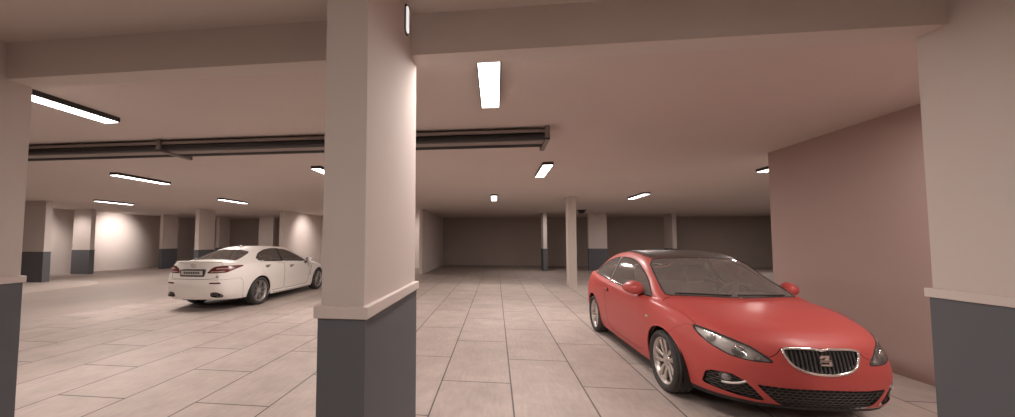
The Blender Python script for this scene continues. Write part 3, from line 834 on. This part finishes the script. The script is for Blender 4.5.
        sw = surf_pts(b, b.find([(.655-.015*i/10-.11*math.sin(PI*i/20), .345+.05*(1-math.cos(PI*i/10*.9))/2) for i in range(11)], [1, 2], (1, 5), (0, 4)), sd, .002)
        bm = bmesh.new(); add_tube(bm, sw, .0095, False, 8); bm_obj('lamp_crescent', bm, M['reflector'], f, smooth=True)
        panel(g, 'tail_light', 'tail_light', M['lens_red'], root, sd)
        for nm, cx in (('arch_front', WX), ('arch_rear', -2.489)):
            lip = b.find([(cx+.352*math.cos(a), R+.352*math.sin(a)) for a in [-.30+(PI+.6)*i/40 for i in range(41)]], [0, 2], (3, 13), (0, 5))
            edge_tube(b, lip, .008, red, 'arch_lip', root, sd, off=-.003, closed=False)
    # upper grille: chrome frame, slats and emblem
    gr = empty('grille', (0, 0, 0)); gr.parent = root
    gp = front(b, grille)
    half = [p for p in surf_pts(b, gp, 1, .004)]
    up = [p for p in half if p[1] > .002]
    i0 = 0
    ang = sorted(up, key=lambda p: math.atan2(p[2]-.60, p[1]))
    loop = [(p[0], p[1], p[2]) for p in ang] + [(p[0], -p[1], p[2]) for p in ang[::-1]]
    bm = bmesh.new(); add_tube(bm, loop, .011, True, 8); bm_obj('grille_frame', bm, M['chrome'], gr, smooth=True)
    gy = np.array(grille)
    for i in range(-8, 9):
        yy = i*.0305
        cr = []
        n = len(grille)
        for q in range(n):
            (y0, z0), (y1, z1) = grille[q], grille[(q+1) % n]
            a = abs(yy) if abs(yy) > 1e-4 else 1e-4
            if (y0-a)*(y1-a) < 0: cr.append(z0+(z1-z0)*(a-y0)/(y1-y0))
        if len(cr) < 2: continue
        z0, z1 = min(cr)+.004, max(cr)-.004
        pp = surf_pts(b, b.find([(abs(yy), z0+(z1-z0)*t/5) for t in range(6)], [1, 2], (0, 3), (1, 5)), 1 if yy >= 0 else -1, -.010)
        bm = bmesh.new()
        add_tube(bm, pp, .0085, False, 6); bm_obj('grille_slat', bm, M['slat'], gr, smooth=True)
    e0 = Vector(surf_pts(b, b.find([(.0, .598)], [1, 2], (0, 2), (1, 5)), 1, .008)[0])
    def emb(poly):
        bm = bmesh.new(); add_prism(bm, [(p[0]*.8, p[1]*.78) for p in poly], -.006, .006, 'X'); bmesh.ops.recalc_face_normals(bm, faces=bm.faces)
        return bm
    # S-shaped badge of two hooked halves with slanted cuts
    s_up = [(.046, .050), (-.030, .050), (-.046, .038), (-.052, .018), (-.034, .018), (-.014, .030), (.012, .030), (-.016, .010), (-.050, .010), (-.050, .004), (.052, .004), (.052, .012), (.030, .012)]
    s_dn = [(-.046, -.050), (.040, -.050), (.052, -.040), (.052, -.004), (-.052, -.004), (-.052, -.014), (.026, -.014), (.026, -.032), (-.036, -.032), (-.052, -.026), (-.052, -.044)]
    bm = emb(s_up); b2 = emb(s_dn)
    me_ = bpy.data.meshes.new('tmp'); b2.to_mesh(me_); bm.from_mesh(me_); b2.free(); bpy.data.meshes.remove(me_)
    o = bm_obj('emblem', bm, M['chrome'], gr, loc=e0); o.rotation_euler = (0, -.22, 0)
    honeycomb(b, [(p[0] if p[0] > 0 else 0.0, p[1]) for p in lower], .021, .0028, 'lower_grille', root, M['mesh'], 0, -.012, (1.3, .75))
    # tiny washer chrome on the bonnet edge
    # liner, floor pan, wells, cabin
    panel(g, ['body', 'hood', 'bumper', 'lip', 'bumper_rear', 'door', 'tailgate', 'grille', 'lower_grille', 'fog'], 'inner_lining', M['black'], root, off=-.03)
    box('floor_pan', (-2.95, .30, -.66, .66, .18, .22), M['black'], root)
    wheel_wells(root, (WX, -2.489), .365, .82, .28)
    wheels(root, R, .232, .215, (WX, -2.489), .865, M['alloy'], 5, 'split', 0)
    cabin(root, -1.25, -2.15, -.52, .36, .90, .74, 1.17)
    # rear-view mirror and wipers
    box('interior_mirror', (-.985, -.965, -.12, .12, 1.235, 1.285), M['dash'], root, bevel=.01)
    bm = bmesh.new()
    for (y0, y1) in ((.52, -.02), (-.08, -.58)):
        sgn = [1 if y >= 0 else -1 for y in (y0, y1)]
        pts = []
        for t in range(9):
            y = y0+(y1-y0)*t/8
            pp = b.ev(np.array([6.07+.03*t/8]), np.array([8-2*abs(y)/.69]))[0]
            pts.append((pp[0]+.005, y, pp[2]+.014))
        add_tube(bm, pts, .008, False, 6)
    bm_obj('wiper', bm, M['trim'], root)
    return root
red_hatchback()

# ================================================================== white sedan
LX = [
 [(.74, 0, .20), (.80, 0, .28), (.82, 0, .44), (.80, 0, .58), (.765, 0, .68), (.66, 0, .735), (.56, 0, .77), (.48, 0, .79), (.40, 0, .805)],
 [(.72, .28, .20), (.78, .28, .28), (.80, .29, .44), (.78, .29, .58), (.745, .28, .685), (.645, .25, .742), (.545, .19, .777), (.46, .10, .797), (.38, 0, .812)],
 [(.64, .52, .19), (.70, .53, .28), (.71, .54, .45), (.69, .54, .59), (.645, .53, .70), (.56, .46, .76), (.46, .36, .795), (.37, .18, .82), (.30, 0, .835)],
 [(.52, .69, .185), (.56, .71, .28), (.57, .73, .46), (.55, .73, .62), (.50, .70, .73), (.43, .61, .79), (.34, .47, .825), (.25, .24, .85), (.18, 0, .865)],
 [(.35, .80, .18), (.36, .825, .29), (.365, .845, .48), (.345, .845, .65), (.29, .81, .77), (.22, .71, .83), (.15, .56, .865), (.08, .28, .89), (.02, 0, .90)],
 [(0, .82, .18), (0, .865, .30), (0, .895, .50), (0, .895, .69), (0, .86, .825), (-.03, .77, .88), (-.06, .60, .915), (-.08, .30, .94), (-.10, 0, .945)],
 [(-.45, .83, .18), (-.45, .868, .30), (-.45, .885, .50), (-.45, .89, .70), (-.45, .87, .87), (-.42, .82, .94), (-.36, .75, .965), (-.22, .38, .985), (-.15, 0, .99)],
 [(-.80, .83, .175), (-.80, .868, .30), (-.80, .88, .50), (-.80, .892, .71), (-.80, .875, .88), (-.80, .825, .95), (-.79, .685, 1.13), (-.64, .35, 1.165), (-.57, 0, 1.17)],
 [(-1.2, .83, .175), (-1.2, .868, .30), (-1.2, .88, .50), (-1.2, .895, .72), (-1.2, .88, .89), (-1.2, .825, .965), (-1.2, .60, 1.32), (-1.04, .30, 1.352), (-.98, 0, 1.36)],
 [(-1.7, .83, .18), (-1.7, .868, .30), (-1.7, .882, .51), (-1.7, .895, .74), (-1.7, .88, .92), (-1.7, .82, .995), (-1.7, .57, 1.375), (-1.68, .30, 1.408), (-1.67, 0, 1.415)],
 [(-2.2, .83, .19), (-2.2, .865, .31), (-2.2, .885, .53), (-2.2, .90, .76), (-2.2, .88, .95), (-2.2, .805, 1.035), (-2.2, .555, 1.36), (-2.18, .30, 1.398), (-2.17, 0, 1.405)],
 [(-2.73, .82, .21), (-2.73, .86, .33), (-2.73, .90, .56), (-2.73, .902, .78), (-2.73, .86, .96), (-2.70, .765, 1.06), (-2.64, .55, 1.265), (-2.62, .30, 1.325), (-2.61, 0, 1.338)],
 [(-3.08, .81, .24), (-3.10, .84, .35), (-3.11, .865, .57), (-3.10, .87, .79), (-3.07, .83, .965), (-3.04, .735, 1.06), (-2.99, .575, 1.14), (-2.94, .31, 1.20), (-2.93, 0, 1.215)],
 [(-3.36, .76, .245), (-3.40, .80, .36), (-3.42, .815, .56), (-3.40, .81, .79), (-3.35, .77, .97), (-3.30, .68, 1.05), (-3.22, .56, 1.075), (-3.18, .30, 1.10), (-3.18, 0, 1.108)],
 [(-3.58, .64, .255), (-3.64, .67, .36), (-3.67, .68, .56), (-3.64, .675, .77), (-3.58, .65, .965), (-3.55, .60, 1.055), (-3.44, .46, 1.085), (-3.38, .25, 1.10), (-3.37, 0, 1.106)],
 [(-3.68, .36, .26), (-3.73, .375, .36), (-3.77, .39, .56), (-3.73, .385, .77), (-3.67, .37, .97), (-3.665, .34, 1.075), (-3.58, .27, 1.095), (-3.52, .14, 1.104), (-3.50, 0, 1.108)],
 [(-3.71, 0, .265), (-3.76, 0, .36), (-3.80, 0, .56), (-3.76, 0, .77), (-3.70, 0, .975), (-3.70, 0, 1.088), (-3.64, 0, 1.102), (-3.61, 0, 1.107), (-3.59, 0, 1.110)],
]
def text_mesh(name, txt, size, depth, mat, parent):
    cu = bpy.data.curves.new(name, 'FONT'); cu.body = txt; cu.size = size; cu.extrude = depth; cu.align_x = 'CENTER'; cu.align_y = 'CENTER'
    tmp = bpy.data.objects.new(name+'_source', cu); C.objects.link(tmp)
    bpy.context.view_layer.update()
    me = bpy.data.meshes.new_from_object(tmp.evaluated_get(bpy.context.evaluated_depsgraph_get()))
    bpy.data.objects.remove(tmp); bpy.data.curves.remove(cu)
    o = bpy.data.objects.new(name, me); C.objects.link(o); me.materials.clear(); me.materials.append(mat); o.parent = parent
    return o
def white_sedan():
    root = empty('sedan_car', (-6.625, 11.015, 0), PI/2+.003); root.scale = (1.045, 1, 1)
    tag(root, 'white four-door sedan car with dark wheels seen from its tail-lamp end, beyond the closest pillar', 'car')
    b = Body(LX, ds=.026)
    R = .335; RX = -2.73; white = M['white']; P = {}
    def rear(poly, soft=0, sr=(12.6, 16), kr=(0, 6)):
        if soft: poly = soften(poly, soft, .12)
        return b.find(densify(poly, .02), [1, 2], sr, kr)
    P['windshield'] = densify([(5.98, 8.6), (6.04, 7), (6.05, 6.2), (6.12, 6.1), (7, 6.1), (7.6, 6.12), (7.86, 6.3), (7.95, 7), (7.95, 8.6)], .05)
    P['rear_window'] = densify([(11.08, 8.6), (11.06, 7), (11.1, 6.35), (11.3, 6.2), (12, 6.14), (12.7, 6.12), (12.85, 6.3), (12.88, 7), (12.88, 8.6)], .05)
    fw = soften([(-.66, .965), (-.90, 1.09), (-1.19, 1.22), (-1.40, 1.295), (-1.62, 1.332), (-1.74, 1.338), (-1.78, 1.012), (-1.20, .985), (-.80, .965)], 1, .08)
    rw = soften([(-1.84, 1.014), (-1.80, 1.340), (-2.0, 1.338), (-2.25, 1.305), (-2.48, 1.235), (-2.68, 1.12), (-2.64, 1.075), (-2.3, 1.045)], 1, .10)
    P['front_window'] = sidev(b, fw, kr=(4.6, 6)); P['rear_side_window'] = sidev(b, rw, kr=(4.6, 6))
    dlo = soften([(-.63, .957), (-.90, 1.107), (-1.19, 1.237), (-1.40, 1.312), (-1.74, 1.355), (-2.02, 1.353), (-2.27, 1.32), (-2.50, 1.248), (-2.71, 1.12), (-2.66, 1.06), (-2.3, 1.03), (-1.2, .970)], 1, .08)
    P['window_frame'] = sidev(b, dlo, kr=(4.4, 6.2))
    P['arch_front'] = sidev(b, circle(0, R, .375), sr=(3, 7), kr=(0, 5)); P['arch_rear'] = sidev(b, circle(RX, R, .375), sr=(9, 13.2), kr=(0, 5))
    P['tail_light'] = rear([(.325, .838), (.39, .93), (.45, .97), (.62, 1.0), (.795, .992), (.79, .955), (.74, .885), (.68, .842)], 1)
    P['exhaust'] = rear([(.42, .335), (.44, .415), (.55, .425), (.66, .36), (.64, .31), (.52, .305)], 1, kr=(0, 3))
    P['reflector'] = rear([(.42, .612), (.42, .640), (.63, .640), (.63, .612)], 0, kr=(1, 4))
    P['plate_recess'] = densify([(17, 3.0), (17, 3.72), (15.22, 3.72), (15.28, 3.0)], .05)
    P['trunk'] = densify([(17, 2.72), (15, 2.72), (14.55, 2.8), (14.45, 3.4), (14.2, 4.3), (14.1, 5.0), (13.6, 5.85), (12.98, 6.2), (12.95, 9), (17, 9)], .05)
    P['rear_bumper'] = densify([(12.45, -.5), (12.5, 2.2), (12.75, 2.66), (17, 2.66), (17, -.5)], .05)
    P['front_bumper'] = densify([(-.5, -.5), (4.5, -.5), (4.6, 2.8), (4.2, 3.5), (2, 3.8), (-.5, 3.9)], .05)
    P['headlight'] = densify([(2.0, 3.2), (3.2, 3.1), (4.3, 3.5), (4.6, 4.2), (3.4, 4.1), (2.2, 3.85)], .05)
    P['grille'] = densify([(-.5, 2.6), (1.0, 2.7), (1.3, 3.8), (-.5, 3.9)], .05)
    P['hood'] = densify([(-.5, 3.95), (2, 4.0), (3.3, 4.3), (4.6, 4.55), (5.6, 5.3), (5.93, 6.0), (5.9, 9), (-.5, 9)], .05)
    P['front_door'] = sidev(b, soften([(-.62, .955), (-.56, .60), (-.62, .32), (-.75, .27), (-1.72, .27), (-1.79, .34), (-1.80, 1.0)], 1, .08)+[(-1.80, 1.02), (-1.2, .995), (-.8, .97)], kr=(0, 5.2))
    P['rear_door'] = sidev(b, soften([(-1.80, 1.0), (-1.79, .34), (-1.86, .28), (-2.28, .29), (-2.36, .42), (-2.50, .62), (-2.66, .80), (-2.69, 1.04)], 1, .08)+[(-2.6, 1.07), (-2.3, 1.045)], kr=(0, 5.2))
    order = ['arch_front', 'arch_rear', 'windshield', 'rear_window', 'front_window', 'rear_side_window', 'window_frame', 'tail_light', 'exhaust', 'reflector', 'plate_recess', 'headlight', 'grille', 'front_door', 'rear_door', 'hood', 'front_bumper', 'trunk', 'rear_bumper']
    g = build_panels(b, [(n, P[n]) for n in order])
    panel(g, 'body', 'body_shell', white, root)
    panel(g, 'hood', 'bonnet', white, root, gap=.005)
    panel(g, 'front_bumper', 'front_bumper', white, root, gap=.003)
    panel(g, 'rear_bumper', 'rear_bumper', white, root, gap=.004)
    tr = panel(g, 'trunk', 'boot_lid', white, root, gap=.006)
    panel(g, 'windshield', 'windscreen', M['glass_dark'], root)
    panel(g, 'rear_window', 'rear_window', M['glass_dark'], root)
    edge_tube(b, [p for p in P['rear_window'] if p[1] < 8.0], .010, M['trim'], 'rear_window_seal', root, both=True, closed=False, off=-.004)
    panel(g, 'grille', 'grille', M['slat'], root, off=-.02)
    panel(g, 'plate_recess', 'plate_recess', M['cabin'], tr, off=-.022)
    for sd in (1, -1):
        fd = panel(g, 'front_door', 'front_door', white, root, sd, gap=.006); rd = panel(g, 'rear_door', 'rear_door', white, root, sd, gap=.006)
        panel(g, 'front_window', 'front_window', M['glass_dark'], fd, sd); panel(g, 'rear_side_window', 'rear_side_window', M['glass_dark'], rd, sd)
        panel(g, 'window_frame', 'window_frame', M['trim'], root, sd)
        for d, x, z in ((fd, -1.50, .865), (rd, -2.50, .925)):
            hp = surf_pts(b, b.find([(x-.07, z), (x, z+.003), (x+.07, z+.002)], [0, 2], (6, 13), (2, 5)), sd, .026)
            bm = bmesh.new(); add_tube(bm, hp, .017, False, 8); bm_obj('door_handle', bm, M['chrome'], d, smooth=True)
            hb = surf_pts(b, b.find([(x+.075*math.cos(a), z-.008+.036*math.sin(a)) for a in [2*PI*i/16 for i in range(16)]], [0, 2], (6, 13), (2, 5)), sd, .002)
            bm = bmesh.new(); bm.faces.new([bm.verts.new(p) for p in hb]); bm_obj('handle_recess', bm, M['cabin'], d)
        t = empty('tail_light', (0, 0, 0)); t.parent = root
        panel(g, 'tail_light', 'lamp_lens', M['lens_red'], t, sd, off=.003)
        # pale reversing strip along the lower edge of the lens
        cp = surf_pts(b, b.find([(.40+.022*i, .862+.001*i) for i in range(13)], [1, 2], (12.6, 16), (2, 6)), sd, .006)
        bm = bmesh.new(); add_tube(bm, cp, .011, False, 6); bm_obj('reversing_lamp', bm, M['lens_clear'], t, smooth=True)
        cp = surf_pts(b, b.find([(.50+.025*i, .925+.0015*i) for i in range(9)], [1, 2], (12.6, 16), (2, 6)), sd, .004)
        bm = bmesh.new(); add_tube(bm, cp, .013, False, 6); bm_obj('lamp_tube', bm, M['lens_clear'], t, smooth=True)
        panel(g, 'reflector', 'rear_reflector', M['lens_red'], root, sd, off=.002)
        panel(g, 'headlight', 'headlight', M['reflector'], root, sd)
        ex = empty('exhaust', (0, 0, 0)); ex.parent = root
        panel(g, 'exhaust', 'exhaust_recess', M['black'], ex, sd, off=-.05)
        for (yy, zz) in ((.485, .382), (.585, .345)):
            c0 = Vector(surf_pts(b, b.find([(yy, zz)], [1, 2], (12.6, 16), (0, 3)), sd, .0)[0])
            bm = bmesh.new(); ring = [(.052*math.cos(a), .030*math.sin(a)) for a in [2*PI*i/24 for i in range(24)]]
            o_ = [bm.verts.new((-.012, p[0], p[1])) for p in ring]; i_ = [bm.verts.new((-.010, p[0]*.84, p[1]*.8)) for p in ring]; k_ = [bm.verts.new((.10, p[0]*.8, p[1]*.75)) for p in ring]; q_ = [bm.verts.new((.10, p[0], p[1])) for p in ring]
            for i in range(24):
                j = (i+1) % 24
                bm.faces.new((o_[i], o_[j], i_[j], i_[i])); bm.faces.new((i_[i], i_[j], k_[j], k_[i])); bm.faces.new((q_[i], q_[j], o_[j], o_[i]))
            bm.faces.new(k_)
            bmesh.ops.recalc_face_normals(bm, faces=bm.faces)
            bm_obj('tail_pipe', bm, M['disc'], ex, loc=c0, smooth=True)
        mirror_shell(root, -.80, 1.0, 1.01, sd, white, .21, .15, .12)
        # fender vent behind the front arch
        vp = surf_pts(b, b.find([(-.43, .80), (-.47, .78), (-.52, .66), (-.53, .50), (-.50, .50), (-.47, .66)], [0, 2], (5, 8), (1, 5)), sd, .003)
        bm = bmesh.new(); bm.faces.new([bm.verts.new(p) for p in vp]); bm_obj('fender_vent', bm, M['cabin'], root)
        sk = surf_pts(b, b.find([(-.50-.1*i, .235) for i in range(18)], [0, 2], (5, 12), (0, 3)), sd, .006)
        bm = bmesh.new(); add_tube(bm, sk, .022, False, 8); bm_obj('side_skirt', bm, white, root, smooth=True)
        for nm, cx in (('arch_front', 0), ('arch_rear', RX)):
            lip = b.find([(cx+.378*math.cos(a), R+.378*math.sin(a)) for a in [-.30+(PI+.6)*i/40 for i in range(41)]], [0, 2], (3, 13.2), (0, 5))
            edge_tube(b, lip, .010, white, 'arch_lip', root, sd, off=-.004, closed=False)
    # plate, emblem, badge, spoiler lip, diffuser, aerial
    pl = empty('number_plate', (-3.745, 0, .845)); pl.parent = tr; pl.rotation_euler = (0, -.06, 0)
    bm = bmesh.new(); add_box(bm, -.004, .012, -.285, .285, -.072, .072); bm_obj('plate_frame', bm, M['trim'], pl, bevel=.004)
    bm = bmesh.new(); add_box(bm, -.009, -.003, -.255, .255, -.048, .05); bm_obj('plate_face', bm, M['plate'], pl)
    bm = bmesh.new()
    for i in range(9):       # worn, unreadable characters
        y = -.185+.043*i; add_box(bm, -.0115, -.008, y, y+.030, -.018, .026)
    bm_obj('plate_characters', bm, M['trim'], pl)
    em = empty('emblem', (-3.722, 0, 1.005)); em.parent = tr; em.rotation_euler = (0, -.1, 0)
    bm = bmesh.new(); add_tube(bm, [(0, .055*math.cos(a), .040*math.sin(a)) for a in [2*PI*i/28 for i in range(28)]], .006, True, 6); bm_obj('emblem_ring', bm, M['chrome'], em, smooth=True)
    bm = bmesh.new(); add_tube(bm, [(0, .014, .034), (0, .026, -.012), (0, -.042, -.016)], .006, False, 6); bm_obj('emblem_mark', bm, M['chrome'], em)
    bd = text_mesh('badge', 'IS', .075, .004, M['trim'], tr)
    bp = Vector(surf_pts(b, b.find([(.555, .752)], [1, 2], (13, 16), (2, 5)), -1, .006)[0]); bd.location = bp
    bd.rotation_euler = (PI/2, 0, -PI/2+.32)
    lipp = [(14.15, 5.0)]+[(14.15+.1*i, 5.08) for i in range(1, 19)]
    L = surf_pts(b, lipp, 1, .012); loop = L+[(p[0], -p[1], p[2]) for p in L[::-1]]
    bm = bmesh.new(); add_tube(bm, loop, .017, False, 8); bm_obj('spoiler_lip', bm, white, root, smooth=True)
    bm = bmesh.new(); add_prism(bm, [(-3.70, .275), (-3.62, .235), (-3.2, .21), (-3.2, .30)], -.30, .30, 'Y'); bmesh.ops.recalc_face_normals(bm, faces=bm.faces); bm_obj('diffuser', bm, M['trim'], root)
    bm = bmesh.new(); add_prism(bm, [(-2.36, 1.385), (-2.22, 1.40), (-2.33, 1.44), (-2.37, 1.445)], -.012, .012, 'Y'); bmesh.ops.recalc_face_normals(bm, faces=bm.faces); bm_obj('aerial_fin', bm, white, root)
    panel(g, ['body', 'hood', 'front_bumper', 'rear_bumper', 'front_door', 'rear_door', 'trunk', 'grille'], 'inner_lining', M['black'], root, off=-.035)
    box('floor_pan', (-3.2, .35, -.72, .72, .19, .24), M['black'], root)
    wheel_wells(root, (0, RX), .39, .86, .30)
    wheels(root, R, .252, .235, (0, RX), .895, M['alloy_dark'], 7, 'slim', 0, 1/1.045)
    cabin(root, -1.42, -2.35, -.62, -.38, .95, .78, 1.20)
    return root
white_sedan()


# ------------------------------------------------------------------ camera
cam = bpy.data.cameras.new('camera'); co = bpy.data.objects.new('camera', cam); C.objects.link(co)
f_, cx_, cy_, H_, psi, pit, rol = CAMQ = (353.712, 456.307, 223.236, 1.5407, -.1110, .0514, .0009)
cam.sensor_fit = 'HORIZONTAL'; cam.sensor_width = 36; cam.lens = f_/1015*36
cam.shift_x = (507.5-cx_)/1015; cam.shift_y = (cy_-208.5)/1015
F = Vector((math.sin(psi)*math.cos(pit), math.cos(psi)*math.cos(pit), math.sin(pit)))
Rr = Vector((math.cos(psi), -math.sin(psi), 0)); U = Rr.cross(F)
R2 = Rr*math.cos(rol)+U*math.sin(rol); U2 = U*math.cos(rol)-Rr*math.sin(rol)
mat = Matrix((R2, U2, -F)).transposed().to_4x4(); mat.translation = (0, 0, H_)
co.matrix_world = mat
cam.clip_start = .02
bpy.context.scene.camera = co
w = bpy.data.worlds.new('world'); bpy.context.scene.world = w; w.use_nodes = True
w.node_tree.nodes['Background'].inputs[0].default_value = (.5, .42, .38, 1)
w.node_tree.nodes['Background'].inputs[1].default_value = .3
sc = bpy.context.scene
sc.view_settings.view_transform = 'Standard'
sc.view_settings.look = 'None'
sc.view_settings.exposure = .32
sc.cycles.diffuse_bounces = 6
